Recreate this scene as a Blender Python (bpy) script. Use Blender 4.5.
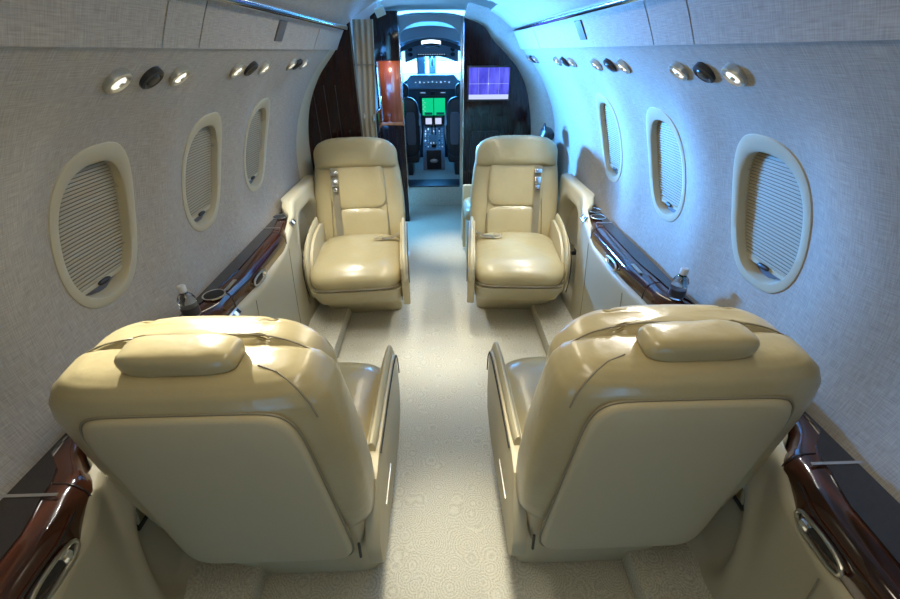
import bpy, bmesh, math, random
from mathutils import Vector, Matrix, noise
PI = math.pi
rad = math.radians
for o in list(bpy.data.objects):
    bpy.data.objects.remove(o)
scene = bpy.context.scene
COL = scene.collection

# ------------------------------------------------------------------ camera
F_PX = 400.0
def set_camera():
    p, y, r = rad(31.86), rad(1.50), rad(0.40)
    F = Vector((math.sin(y) * math.cos(p), math.cos(y) * math.cos(p), -math.sin(p)))
    Rt = F.cross(Vector((0, 0, 1))).normalized()
    U = Rt.cross(F)
    R2 = Rt * math.cos(r) - U * math.sin(r)
    U2 = U * math.cos(r) + Rt * math.sin(r)
    m = Matrix((R2, U2, -F)).transposed().to_4x4()
    m.translation = Vector((0, 0, 1.30))
    cd = bpy.data.cameras.new('camera')
    cd.sensor_width = 36.0
    cd.lens = 36.0 * F_PX / 900.0
    cd.clip_start = 0.02
    co = bpy.data.objects.new('camera', cd)
    COL.objects.link(co)
    co.matrix_world = m
    scene.camera = co
set_camera()

# ------------------------------------------------------------------ view + world + lights
scene.view_settings.view_transform = 'Standard'
scene.view_settings.look = 'None'
scene.view_settings.gamma = 1.0
scene.view_settings.use_curve_mapping = False
scene.view_settings.exposure = 0.0

world = bpy.data.worlds.new('world')
scene.world = world
world.use_nodes = True
bg = world.node_tree.nodes['Background']
bg.inputs[0].default_value = (0.13, 0.50, 1.0, 1)
bg.inputs[1].default_value = 9.0

def lamp(name, kind, loc, target, energy, color, **kw):
    d = bpy.data.lights.new(name, kind)
    d.energy = energy
    d.color = color
    for k, v in kw.items():
        setattr(d, k, v)
    o = bpy.data.objects.new(name, d)
    COL.objects.link(o)
    o.location = loc
    o.rotation_euler = (Vector(target) - Vector(loc)).to_track_quat('-Z', 'Y').to_euler()
    return o
WARM = (1.0, 0.90, 0.70)
BLUE = (0.08, 0.36, 1.0)
# daylight coming in at the entry door (forward left) and through the windshield
lamp('entry_daylight', 'AREA', (-0.70, 3.17, 1.05), (0.76, 1.35, 1.10), 95, BLUE, shape='RECTANGLE', size=0.4, size_y=0.14, spread=rad(85))
lamp('windshield_daylight', 'AREA', (-0.04, 5.42, 1.20), (-0.04, 4.3, 0.3), 80, (0.06, 0.38, 1.0), shape='RECTANGLE', size=0.8, size_y=0.3)
# cabin ceiling lights along the aisle
lamp('ceiling_light_mid', 'AREA', (0, 1.55, 1.485), (0, 1.55, 0), 7, WARM, shape='RECTANGLE', size=0.12, size_y=1.2)
lamp('ceiling_light_aft', 'AREA', (0, 0.1, 1.485), (0, 0.2, 0), 4.3, WARM, shape='RECTANGLE', size=0.12, size_y=0.9)
for x, y, e in ((0.03, .62, 85), (0.0, 1.62, 45), (-.06, 2.15, 35), (.08, 2.85, 85)):
    lamp('aisle_downlight', 'SPOT', (x, y, 1.47), (x, y, 0), e, (1, 0.97, 0.88), spot_size=rad(29), spot_blend=1.0, shadow_soft_size=0.10)

# ------------------------------------------------------------------ materials
def mat(name, col, rough=0.5, metal=0.0, coat=0.0, bump=None, emit=None, estr=0.0, var=None, trans=0.0, spec=None):
    m = bpy.data.materials.new(name)
    m.use_nodes = True
    nt = m.node_tree
    b = nt.nodes['Principled BSDF']
    b.inputs['Base Color'].default_value = (*col, 1)
    b.inputs['Roughness'].default_value = rough
    b.inputs['Metallic'].default_value = metal
    b.inputs['Coat Weight'].default_value = coat
    b.inputs['Coat Roughness'].default_value = 0.08
    b.inputs['Transmission Weight'].default_value = trans
    if spec is not None:
        b.inputs['Specular IOR Level'].default_value = spec
    if emit:
        b.inputs['Emission Color'].default_value = (*emit, 1)
        b.inputs['Emission Strength'].default_value = estr
    tc = nt.nodes.new('ShaderNodeTexCoord')
    if var:
        scale, amt, col2 = var
        n = nt.nodes.new('ShaderNodeTexNoise')
        n.inputs['Scale'].default_value = scale
        n.inputs['Detail'].default_value = 5
        nt.links.new(tc.outputs['Object'], n.inputs['Vector'])
        mx = nt.nodes.new('ShaderNodeMix')
        mx.data_type = 'RGBA'
        mx.inputs[6].default_value = (*col, 1)
        mx.inputs[7].default_value = (*col2, 1)
        mr = nt.nodes.new('ShaderNodeMapRange')
        mr.inputs[1].default_value = 0.5 - amt
        mr.inputs[2].default_value = 0.5 + amt
        nt.links.new(n.outputs['Fac'], mr.inputs[0])
        nt.links.new(mr.outputs[0], mx.inputs[0])
        nt.links.new(mx.outputs[2], b.inputs['Base Color'])
    if bump:
        scale, strength, dist = bump
        n2 = nt.nodes.new('ShaderNodeTexNoise')
        n2.inputs['Scale'].default_value = scale
        n2.inputs['Detail'].default_value = 4
        nt.links.new(tc.outputs['Object'], n2.inputs['Vector'])
        bp = nt.nodes.new('ShaderNodeBump')
        bp.inputs['Strength'].default_value = strength
        bp.inputs['Distance'].default_value = dist
        nt.links.new(n2.outputs['Fac'], bp.inputs['Height'])
        nt.links.new(bp.outputs[0], b.inputs['Normal'])
    return m

def fabric_mat():
    """woven linen: crossed threads, slubs along the cabin and around it"""
    m = mat('wall_linen', (0.36, 0.345, 0.315), 0.75, spec=0.25)
    nt = m.node_tree
    b = nt.nodes['Principled BSDF']
    tc = nt.nodes.new('ShaderNodeTexCoord')
    outs = []
    for sc in ((30, 520, 1), (520, 30, 1)):
        mp = nt.nodes.new('ShaderNodeMapping')
        mp.inputs['Scale'].default_value = sc
        n = nt.nodes.new('ShaderNodeTexNoise')
        n.inputs['Scale'].default_value = 1.0
        n.inputs['Detail'].default_value = 2
        nt.links.new(tc.outputs['UV'], mp.inputs['Vector'])
        nt.links.new(mp.outputs[0], n.inputs['Vector'])
        outs.append(n.outputs['Fac'])
    ad = nt.nodes.new('ShaderNodeMath')
    ad.operation = 'ADD'
    nt.links.new(outs[0], ad.inputs[0])
    nt.links.new(outs[1], ad.inputs[1])
    mr = nt.nodes.new('ShaderNodeMapRange')
    mr.inputs[1].default_value = 0.7
    mr.inputs[2].default_value = 1.3
    nt.links.new(ad.outputs[0], mr.inputs[0])
    mx = nt.nodes.new('ShaderNodeMix')
    mx.data_type = 'RGBA'
    mx.inputs[6].default_value = (0.275, 0.25, 0.21, 1)
    mx.inputs[7].default_value = (0.42, 0.385, 0.33, 1)
    nt.links.new(mr.outputs[0], mx.inputs[0])
    nt.links.new(mx.outputs[2], b.inputs['Base Color'])
    return m

def carpet_mat():
    m = mat('carpet_wool', (0.55, 0.50, 0.41), 0.95, spec=0.1)
    nt = m.node_tree
    b = nt.nodes['Principled BSDF']
    tc = nt.nodes.new('ShaderNodeTexCoord')
    v = nt.nodes.new('ShaderNodeTexVoronoi')
    v.inputs['Scale'].default_value = 17
    nt.links.new(tc.outputs['Object'], v.inputs['Vector'])
    ns = nt.nodes.new('ShaderNodeTexNoise')
    ns.inputs['Scale'].default_value = 18
    nt.links.new(tc.outputs['Object'], ns.inputs['Vector'])
    a = nt.nodes.new('ShaderNodeMath'); a.operation = 'MULTIPLY_ADD'
    nt.links.new(v.outputs['Distance'], a.inputs[0])
    a.inputs[1].default_value = 55
    mm = nt.nodes.new('ShaderNodeMath'); mm.operation = 'MULTIPLY'
    nt.links.new(ns.outputs['Fac'], mm.inputs[0]); mm.inputs[1].default_value = 14
    nt.links.new(mm.outputs[0], a.inputs[2])
    s = nt.nodes.new('ShaderNodeMath'); s.operation = 'SINE'
    nt.links.new(a.outputs[0], s.inputs[0])
    fine = nt.nodes.new('ShaderNodeTexNoise')
    fine.inputs['Scale'].default_value = 260
    nt.links.new(tc.outputs['Object'], fine.inputs['Vector'])
    ad = nt.nodes.new('ShaderNodeMath'); ad.operation = 'MULTIPLY_ADD'
    nt.links.new(s.outputs[0], ad.inputs[0]); ad.inputs[1].default_value = 0.10
    nt.links.new(fine.outputs['Fac'], ad.inputs[2])
    mr = nt.nodes.new('ShaderNodeMapRange')
    mr.inputs[1].default_value = 0.2; mr.inputs[2].default_value = 0.8
    nt.links.new(ad.outputs[0], mr.inputs[0])
    mx = nt.nodes.new('ShaderNodeMix'); mx.data_type = 'RGBA'
    mx.inputs[6].default_value = (0.36, 0.335, 0.255, 1)
    mx.inputs[7].default_value = (0.64, 0.61, 0.49, 1)
    nt.links.new(mr.outputs[0], mx.inputs[0])
    nt.links.new(mx.outputs[2], b.inputs['Base Color'])
    bp = nt.nodes.new('ShaderNodeBump')
    bp.inputs['Strength'].default_value = 0.5; bp.inputs['Distance'].default_value = 0.003
    nt.links.new(ad.outputs[0], bp.inputs['Height'])
    nt.links.new(bp.outputs[0], b.inputs['Normal'])
    return m

def wood_mat(name, c1, c2, rough=0.12, axis=1):
    m = mat(name, c1, rough, coat=1.0)
    nt = m.node_tree
    b = nt.nodes['Principled BSDF']
    tc = nt.nodes.new('ShaderNodeTexCoord')
    mp = nt.nodes.new('ShaderNodeMapping')
    sc = [45, 45, 45]; sc[axis] = 2.5
    mp.inputs['Scale'].default_value = sc
    n = nt.nodes.new('ShaderNodeTexNoise')
    n.inputs['Scale'].default_value = 1.0; n.inputs['Detail'].default_value = 6
    nt.links.new(tc.outputs['Object'], mp.inputs['Vector'])
    nt.links.new(mp.outputs[0], n.inputs['Vector'])
    mx = nt.nodes.new('ShaderNodeMix'); mx.data_type = 'RGBA'
    mx.inputs[6].default_value = (*c1, 1); mx.inputs[7].default_value = (*c2, 1)
    mr = nt.nodes.new('ShaderNodeMapRange')
    mr.inputs[1].default_value = 0.35; mr.inputs[2].default_value = 0.65
    nt.links.new(n.outputs['Fac'], mr.inputs[0]); nt.links.new(mr.outputs[0], mx.inputs[0])
    nt.links.new(mx.outputs[2], b.inputs['Base Color'])
    return m

LINEN = fabric_mat()
CARPET = carpet_mat()
LEATHER = mat('seat_leather', (0.415, 0.345, 0.185), 0.28, coat=0.15, bump=(9, 0.25, 0.02), var=(6, 0.25, (0.365, 0.30, 0.155)))
LEATHER_F = mat('seat_leather_smooth', (0.44, 0.38, 0.23), 0.42, bump=(60, 0.1, 0.004))
SHELL = mat('shell_leather', (0.46, 0.39, 0.235), 0.48, bump=(220, 0.12, 0.001))
PIPING = mat('seat_piping', (0.22, 0.19, 0.12), 0.5)
CREAM = mat('cream_panel', (0.44, 0.395, 0.27), 0.42, bump=(150, 0.08, 0.001))
FRAMEP = mat('window_surround', (0.42, 0.38, 0.27), 0.45)
BLIND = mat('pleated_blind', (0.30, 0.27, 0.19), 0.7)
CREASE_SHADE = mat('blind_crease_shade', (0.10, 0.085, 0.055), 0.8)  # shade of the pleat folds, painted as dark strips
DARKGAP = mat('dark_gap', (0.012, 0.011, 0.010), 0.6)
WOOD = wood_mat('dark_wood', (0.018, 0.006, 0.004), (0.065, 0.018, 0.008))
WOODBLK = mat('black_lacquer', (0.010, 0.007, 0.007), 0.12, coat=1.0)
WOODRED = wood_mat('red_wood', (0.34, 0.06, 0.02), (0.50, 0.11, 0.035), 0.25, axis=2)
PARTN = wood_mat('partition_lacquer', (0.010, 0.005, 0.005), (0.024, 0.008, 0.007), 0.10, axis=2)
PARTN.node_tree.nodes['Principled BSDF'].inputs['Coat Weight'].default_value = 0.0
PARTN.node_tree.nodes['Principled BSDF'].inputs['Specular IOR Level'].default_value = 0.35
CHROME = mat('chrome', (0.85, 0.85, 0.86), 0.12, metal=1.0)
NICKEL = mat('satin_nickel', (0.62, 0.60, 0.54), 0.28, metal=1.0)
BELT = mat('belt_webbing', (0.34, 0.30, 0.20), 0.7, bump=(400, 0.3, 0.001))
BLACK = mat('black_plastic', (0.015, 0.015, 0.017), 0.4)
GREYP = mat('grey_plastic', (0.11, 0.11, 0.12), 0.5)
COCKPIT = mat('cockpit_grey', (0.20, 0.23, 0.26), 0.5)
COCKLT = mat('cockpit_lining', (0.50, 0.53, 0.56), 0.6)
PANEL = mat('instrument_panel', (0.035, 0.045, 0.055), 0.45)
GLOW = mat('cockpit_light', (1, 1, 1), 0.5, emit=(0.75, 0.92, 1.0), estr=3.0)
LAMPG = mat('reading_lamp_lens', (1, 1, 1), 0.3, emit=(1.0, 0.95, 0.82), estr=1.0)
MARK = mat('panel_marking', (0.8, 0.9, 1.0), 0.5, emit=(0.6, 0.85, 1.0), estr=0.8)
CURT = mat('curtain_fabric', (0.33, 0.27, 0.17), 0.8, bump=(300, 0.3, 0.001))
FLOORDK = mat('threshold_rubber', (0.03, 0.035, 0.04), 0.5)
OUTSIDE = mat('hangar_wall', (0.8, 0.82, 0.85), 0.8)
OUTGREY = mat('hangar_grey', (0.10, 0.10, 0.12), 0.8)
BOTTLE = mat('clear_bottle', (0.9, 0.95, 0.97), 0.05, trans=1.0)
CAPM = mat('bottle_cap', (0.55, 0.56, 0.56), 0.45)
LABELM = mat('bottle_label', (0.02, 0.02, 0.03), 0.4)
GRILLE = mat('speaker_grille', (0.10, 0.095, 0.09), 0.7)
GLASSM = mat('windshield_glass', (1, 1, 1), 0.0, trans=1.0)
GLASSM.node_tree.nodes['Principled BSDF'].inputs['IOR'].default_value = 1.0

RC, ZC = 0.78, 0.72     # cabin radius and centre height
# ------------------------------------------------------------------ mesh helpers
def link(name, bm, m, parent=None, smooth=True, recalc=True):
    if recalc:
        bmesh.ops.recalc_face_normals(bm, faces=bm.faces)
    if m is LINEN:      # cloth coordinates: along the cabin, and around it
        uv = bm.loops.layers.uv.new('cloth')
        for f in bm.faces:
            for l in f.loops:
                c = l.vert.co
                l[uv].uv = (c.y, math.atan2(c.z - ZC, abs(c.x)) * RC) if abs(f.normal.y) < .9 else (c.x, c.z)
    me = bpy.data.meshes.new(name)
    bm.to_mesh(me)
    bm.free()
    if smooth:
        for p in me.polygons:
            p.use_smooth = True
        try:
            me.set_sharp_from_angle(angle=rad(42))
        except Exception:
            pass
    ms = m if isinstance(m, (list, tuple)) else [m]
    for x in ms:
        me.materials.append(x)
    o = bpy.data.objects.new(name, me)
    COL.objects.link(o)
    if parent:
        o.parent = parent
    return o
def tag(o, label=None, cat=None, group=None, kind=None):
    if label: o['label'] = label
    if cat: o['category'] = cat
    if group: o['group'] = group
    if kind: o['kind'] = kind
    return o
def struct(o):
    o['kind'] = 'structure'
    return o
def empty(name, loc=(0, 0, 0), rz=0.0):
    o = bpy.data.objects.new(name, None)
    COL.objects.link(o)
    o.location = loc
    o.rotation_euler = (0, 0, rz)
    o.empty_display_size = 0.05
    return o
def B():
    return bmesh.new()
def box(bm, c, s, bev=0.0, M=None, seg=2):
    t = bmesh.new()
    bmesh.ops.create_cube(t, size=1.0)
    bmesh.ops.scale(t, vec=s, verts=t.verts)
    if bev > 0:
        bmesh.ops.bevel(t, geom=t.edges[:], offset=bev, segments=seg, profile=0.6, affect='EDGES')
    bmesh.ops.translate(t, vec=c, verts=t.verts)
    if M is not None:
        bmesh.ops.transform(t, matrix=M, verts=t.verts)
    merge(bm, t)
def merge(bm, t):
    me = bpy.data.meshes.new('tmp')
    t.to_mesh(me)
    t.free()
    bm.from_mesh(me)
    bpy.data.meshes.remove(me)
def tube(bm, pts, r, seg=8, closed=False, ry=None):
    pts = [Vector(p) for p in pts]
    n = len(pts)
    rings = []
    prev = None
    for i, p in enumerate(pts):
        if closed:
            d = pts[(i + 1) % n] - pts[i - 1]
        else:
            d = pts[min(i + 1, n - 1)] - pts[max(i - 1, 0)]
        d.normalize()
        ref = prev if prev is not None else (Vector((0, 0, 1)) if abs(d.z) < 0.9 else Vector((1, 0, 0)))
        a = (ref - d * ref.dot(d)).normalized()
        prev = a
        b = d.cross(a)
        rr = r[i] if isinstance(r, (list, tuple)) else r
        r2 = rr if ry is None else ry
        rings.append([bm.verts.new(p + a * (rr * math.cos(2 * PI * k / seg)) + b * (r2 * math.sin(2 * PI * k / seg))) for k in range(seg)])
    m = n if closed else n - 1
    for i in range(m):
        A, Bq = rings[i], rings[(i + 1) % n]
        for k in range(seg):
            bm.faces.new((A[k], A[(k + 1) % seg], Bq[(k + 1) % seg], Bq[k]))
    if not closed:
        bm.faces.new(rings[0]); bm.faces.new(rings[-1][::-1])
def loft(bm, rings, cap=True):
    vs = [[bm.verts.new(p) for p in r] for r in rings]
    n = len(vs[0])
    for i in range(len(vs) - 1):
        for k in range(n):
            bm.faces.new((vs[i][k], vs[i][(k + 1) % n], vs[i + 1][(k + 1) % n], vs[i + 1][k]))
    if cap:
        bm.faces.new(vs[0][::-1]); bm.faces.new(vs[-1])
def spow(c, e):
    return math.copysign(abs(c) ** e, c)
def se_ring(hw, hd, n=4.0, seg=40):
    e = 2.0 / n
    return [(hw * spow(math.cos(2 * PI * k / seg), e), hd * spow(math.sin(2 * PI * k / seg), e)) for k in range(seg)]
def pillow(bm, c, h, n1=3.5, n2=3.0, seg=40, rings=20, fn=None):
    """superellipsoid; n1 in plan (x,y), n2 in height"""
    e1, e2 = 2.0 / n1, 2.0 / n2
    c = Vector(c)
    R = []
    for i in range(1, rings):
        ph = -PI / 2 + PI * i / rings
        cr, sz = spow(math.cos(ph), e2), spow(math.sin(ph), e2)
        R.append([Vector((h[0] * cr * spow(math.cos(2 * PI * k / seg), e1), h[1] * cr * spow(math.sin(2 * PI * k / seg), e1), h[2] * sz)) for k in range(seg)])
    bot, top = Vector((0, 0, -h[2])), Vector((0, 0, h[2]))
    f = fn or (lambda v: v)
    R = [[f(p) + c for p in r] for r in R]
    vs = [[bm.verts.new(p) for p in r] for r in R]
    for i in range(len(vs) - 1):
        for k in range(seg):
            bm.faces.new((vs[i][k], vs[i][(k + 1) % seg], vs[i + 1][(k + 1) % seg], vs[i + 1][k]))
    b, t = bm.verts.new(f(bot) + c), bm.verts.new(f(top) + c)
    for k in range(seg):
        bm.faces.new((b, vs[0][(k + 1) % seg], vs[0][k]))
        bm.faces.new((t, vs[-1][k], vs[-1][(k + 1) % seg]))
def prism(bm, poly, lo, hi, axis='z', bev=0.0):
    """extrude a 2-D outline; axis z: (x,y), axis y: (x,z), axis x: (y,z)"""
    def P(a, b, t):
        return {'z': (a, b, t), 'y': (a, t, b), 'x': (t, a, b)}[axis]
    t = bmesh.new()
    A = [t.verts.new(P(a, b, lo)) for a, b in poly]
    C = [t.verts.new(P(a, b, hi)) for a, b in poly]
    n = len(poly)
    fa = t.faces.new(A); fb = t.faces.new(C[::-1])
    for i in range(n):
        t.faces.new((A[i], A[(i + 1) % n], C[(i + 1) % n], C[i]))
    bmesh.ops.recalc_face_normals(t, faces=t.faces)
    if bev > 0:
        es = [e for e in t.edges if (e.verts[0] in A and e.verts[1] in A) or (e.verts[0] in C and e.verts[1] in C)]
        bmesh.ops.bevel(t, geom=es, offset=bev, segments=2, profile=0.6, affect='EDGES')
    merge(bm, t)
def lerp_tab(tab, x):
    if x <= tab[0][0]: return tab[0][1]
    for (a, u), (b, v) in zip(tab, tab[1:]):
        if x <= b:
            t = (x - a) / (b - a); t = t * t * (3 - 2 * t)
            return u + (v - u) * t
    return tab[-1][1]
def lathe(bm, prof, c, seg=24):
    rings = [[(c[0] + r * math.cos(2 * PI * k / seg), c[1] + r * math.sin(2 * PI * k / seg), c[2] + z) for k in range(seg)] for r, z in prof]
    loft(bm, rings)

# ------------------------------------------------------------------ fuselage shell
Y0, Y1 = -0.9, 3.86
WIN = {-1: (0.37, 0.865, 1.335, 1.785), 1: (0.37, 0.87, 1.35, 1.85)}
DOORY = (2.80, 3.50)
WA, WH = rad(18.3), 0.190          # window centre angle, half arc height
WHW = 0.128                        # half width
def bulge(s, Y, a):
    """the wall lining is scooped outward around each window"""
    v = 0
    for w in WIN[s]:
        d = (Y - w) / 0.175
        v += math.exp(-d ** 4)
    fa = math.exp(-((a - rad(16)) / rad(22)) ** 4)
    return 0.028 * min(v, 1) * fa
def sect_r(a):
    """the section is round up to the joint, then the overhead panels stand steeper"""
    T = [(49.2, .780), (51.5, .7935), (54, .809), (57.2, .829), (63, .838), (69, .842), (80, .830), (90, .825)]
    d = math.degrees(a)
    if d > 90: d = 180 - d
    if d <= T[0][0]: return RC
    for (u, v), (p, q) in zip(T, T[1:]):
        if d <= p + 1e-6: return v + (q - v) * (d - u) / (p - u)
    return T[-1][1]
def wpt(s, Y, a, off=0.0, raw=False):
    r = sect_r(a) - off + (0 if raw else bulge(s, Y, a))
    return Vector((s * r * math.cos(a), Y, ZC + r * math.sin(a)))
def in_window(s, Y, a, k=1.0):
    for w in WIN[s]:
        u = (Y - w) / (WHW * 0.80 * k); v = (a - WA + rad(0.9)) * RC / (WH * 0.82 * k)
        if abs(u) ** 2.6 + abs(v) ** 2.6 < 1: return True
    return False
A_SEAM = rad(49.2)
def side_wall(s):
    bm = B()
    ny = int((Y1 - Y0) / 0.012)
    na = 84
    a0, a1 = rad(-9), A_SEAM
    V = {}
    for i in range(ny + 1):
        Y = Y0 + (Y1 - Y0) * i / ny
        for j in range(na + 1):
            a = a0 + (a1 - a0) * j / na
            off = -0.03 if in_window(s, Y, a) else 0
            V[i, j] = bm.verts.new(wpt(s, Y, a, off))
    for i in range(ny):
        Y = Y0 + (Y1 - Y0) * (i + .5) / ny
        for j in range(na):
            a = a0 + (a1 - a0) * (j + .5) / na
            if s < 0 and DOORY[0] < Y < DOORY[1] and a < rad(42): continue
            bm.faces.new((V[i, j], V[i + 1, j], V[i + 1, j + 1], V[i, j + 1]))
    # plain lower skin down to the floor
    b2 = B()
    low = [[b2.verts.new(c) for c in (V[i, 0].co, (s * 0.775, Y0 + (Y1 - Y0) * i / ny, 0.50), (s * 0.775, Y0 + (Y1 - Y0) * i / ny, 0.0))] for i in range(ny + 1)]
    for i in range(ny):
        Y = Y0 + (Y1 - Y0) * (i + .5) / ny
        if s < 0 and DOORY[0] < Y < DOORY[1]: continue
        for j in (0, 1):
            b2.faces.new((low[i][j], low[i + 1][j], low[i + 1][j + 1], low[i][j + 1]))
    bmesh.ops.delete(b2, geom=[v for v in b2.verts if not v.link_faces], context='VERTS')
    struct(link('trim_40' if s < 0 else 'trim_41', b2, LINEN))
    bmesh.ops.remove_doubles(bm, verts=bm.verts, dist=1e-5)
    loose = [v for v in bm.verts if not v.link_faces]
    bmesh.ops.delete(bm, geom=loose, context='VERTS')
    struct(link('wall_left' if s < 0 else 'wall_right', bm, LINEN))
side_wall(-1); side_wall(1)

def ceiling():
    bm = B()
    rows = []
    n = 40
    YV = 2.44
    for Y in (Y0, YV):
        r = []
        for j in range(n + 1):
            a = A_SEAM + (PI - 2 * A_SEAM) * j / n
            R = sect_r(a) + 0.004
            r.append(bm.verts.new((R * math.cos(a), Y, ZC + R * math.sin(a))))
        rows.append(r)
    for j in range(n):
        bm.faces.new((rows[0][j], rows[0][j + 1], rows[1][j + 1], rows[1][j]))
    struct(link('ceiling', bm, DARKGAP))
    # lining panels between the joints
    k = 1
    def panel(s, ya, yb, aa, ab, g=0.0026):
        nonlocal k
        bm = B()
        ny, na = 2, 16
        def ring(off):
            return [[wpt(s, ya + g + (yb - ya - 2 * g) * i / ny, aa + g / RC + (ab - aa - (2 if ab < rad(89) else 1) * g / RC) * j / na, off, True) for j in range(na + 1)] for i in range(ny + 1)]
        lo, hi = ring(0.0), ring(0.007)
        VL = [[bm.verts.new(p) for p in r] for r in lo]
        VH = [[bm.verts.new(p) for p in r] for r in hi]
        for G in (VL, VH):
            for i in range(ny):
                for j in range(na):
                    bm.faces.new((G[i][j], G[i + 1][j], G[i + 1][j + 1], G[i][j + 1]))
        for i in range(ny):
            bm.faces.new((VL[i][0], VL[i + 1][0], VH[i + 1][0], VH[i][0]))
            bm.faces.new((VL[i][na], VL[i + 1][na], VH[i + 1][na], VH[i][na]))
        for j in range(na):
            bm.faces.new((VL[0][j], VL[0][j + 1], VH[0][j + 1], VH[0][j]))
            bm.faces.new((VL[ny][j], VL[ny][j + 1], VH[ny][j + 1], VH[ny][j]))
        struct(link('trim_%d' % k, bm, LINEN))
        k += 1
    for s, js in ((-1, (Y0, 0.885, 1.02, 1.96, 2.40)), (1, (Y0, 0.91, 1.08, 2.27, 2.98))):
        for ya, yb in zip(js, js[1:]):
            panel(s, ya, yb, A_SEAM, rad(57.2))
        panel(s, Y0, YV, rad(57.2), rad(90))
    panel(1, YV, 2.98, rad(57.2), rad(68))
    panel(-1, 2.40, YV, A_SEAM, rad(57.2))
    # higher ceiling of the entry, forward of the cabin
    bm = B()
    R = RC + .004
    def low(j):
        a = A_SEAM + (PI - 2 * A_SEAM) * j / n
        R = sect_r(a) + .004
        return (R * math.cos(a), R * math.sin(a) + ZC)
    x0, z0 = low(0)
    rr = []
    for Y, k in ((YV, 0), (YV, .0), (YV + .02, 1), (Y1 + .04, 1)):
        r = []
        for j in range(n + 1):
            lx, lz = low(j)
            t = PI * j / n
            hx = x0 * spow(math.cos(t), .55); hz = z0 + (1.575 - z0) * spow(math.sin(t), .55)
            r.append(bm.verts.new((lx + (hx - lx) * k, Y, lz + (hz - lz) * k)))
        rr.append(r)
    for A, C in zip(rr[1:], rr[2:]):
        for j in range(n):
            bm.faces.new((A[j], A[j + 1], C[j + 1], C[j]))
    bmesh.ops.delete(bm, geom=[v for v in bm.verts if not v.link_faces], context='VERTS')
    struct(link('ceiling_entry', bm, COCKLT))
ceiling()

def window(idx, s, w):
    """oval surround ring, recessed pleated blind, bottom rail and latch"""
    N = 72
    def outline(k, hw, hh, dv, n=2.5):
        t = 2 * PI * k / N
        y = w + hw * spow(math.cos(t), 2 / n)
        v = dv + hh * spow(math.sin(t), 2 / n)
        return y, WA + v / RC
    prof = [(WHW, WH, 0, -0.002), (WHW - .002, WH - .002, 0, 0.0025), (WHW * .95, WH * .955, -.001, 0.0045),
            (WHW * .82, WH * .845, -.008, 0.0045), (WHW * .80, WH * .825, -.010, 0.002), (WHW * .77, WH * .80, -.011, -0.026)]
    bm = B()
    rings = []
    for hw, hh, dv, off in prof:
        rings.append([wpt(s, *outline(k, hw, hh, dv), off) for k in range(N)])
    loft(bm, rings, cap=False)
    fr = struct(link('window_%d' % idx, bm, FRAMEP))
    # pleated blind: zig-zag rows clipped to the opening
    bm = B()
    hw, hh = WHW * .785, WH * .815
    prev = None
    vb = -hh * 0.80
    n = 33
    steps = []
    for r in range(n):
        steps += [(r, 0, 0), (r + .40, .0032, 0), (r + .80, 0, 0)]
    steps.append((n, 0, 0))
    for q_, (r, o_, _) in enumerate(steps):
        v = vb + (hh * 0.995 - vb) * r / n
        q = max(0.0, 1 - abs(v / hh) ** 2.5) ** (1 / 2.5) * hw
        row = [bm.verts.new(wpt(s, w + q * (i / 4 - 1), WA + (v - .010) / RC, -.016 + o_)) for i in range(9)]
        if prev:
            for i in range(8):
                bm.faces.new((prev[i], prev[i + 1], row[i + 1], row[i])).material_index = 1 if q_ % 3 == 0 else 0
        prev = row
    link('blind', bm, [BLIND, CREASE_SHADE], fr, smooth=False)
    bm = B()
    def row(v, off):
        q = max(0.0, 1 - abs(v / hh) ** 2.5) ** (1 / 2.5) * hw
        return [bm.verts.new(wpt(s, w + q * (i / 4 - 1), WA + (v - .010) / RC, off)) for i in range(9)]
    rr = [row(vb - .010, -.02), row(vb - .010, -.013), row(vb + .001, -.012), row(vb + .001, -.02)]
    for a, b in zip(rr, rr[1:]):
        for i in range(8):
            bm.faces.new((a[i], a[i + 1], b[i + 1], b[i]))
    link('blind_rail', bm, FRAMEP, fr, smooth=False)
    bm = B()
    rr = [row(-hh * .999, -.0215), row(vb - .008, -.0215)]
    for i in range(8):
        bm.faces.new((rr[0][i], rr[0][i + 1], rr[1][i + 1], rr[1][i]))
    link('window_pane', bm, GREYP, fr, smooth=False)
    bm = B()
    p = wpt(s, w, WA + (vb - .014) / RC, -.008)
    pillow(bm, p, (0.005, 0.020, 0.006), 2.5, 2.5, 16, 8)
    link('latch', bm, BLACK, fr)
i = 1
for s in (-1, 1):
    for w in WIN[s]:
        window(i, s, w)
        i += 1

# floor: carpet aisle, raised carpeted side steps, cockpit step
bm = B()
box(bm, (0, 1.49, -0.02), (1.6, 4.78, 0.04))
struct(link('floor', bm, CARPET, smooth=False))
for k, s in enumerate((-1, 1)):
    bm = B()
    box(bm, (s * 0.645, 1.20, 0.04), (0.25, 4.2, 0.078), 0.012)
    struct(link('baseboard_left' if s < 0 else 'baseboard_right', bm, CARPET))
bm = B()
box(bm, (-0.04, 4.75, 0.09), (1.3, 1.78, 0.18), 0.008)
struct(link('trim_20', bm, CARPET))
bm = B()
box(bm, (-0.05, 3.99, 0.185), (0.62, 0.24, 0.014), 0.003)
struct(link('trim_21', bm, FLOORDK))
# aft bulkhead behind the camera
bm = B()
n = 48
vs = []
for k in range(n):
    a = 2 * PI * k / n
    R = sect_r(a) + .002 if k < n / 2 else RC + .01
    vs.append(bm.verts.new((R * math.cos(a), Y0, max(0.0, ZC + R * math.sin(a)))))
bm.faces.new(vs)
struct(link('wall_back', bm, LINEN, smooth=False))

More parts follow.
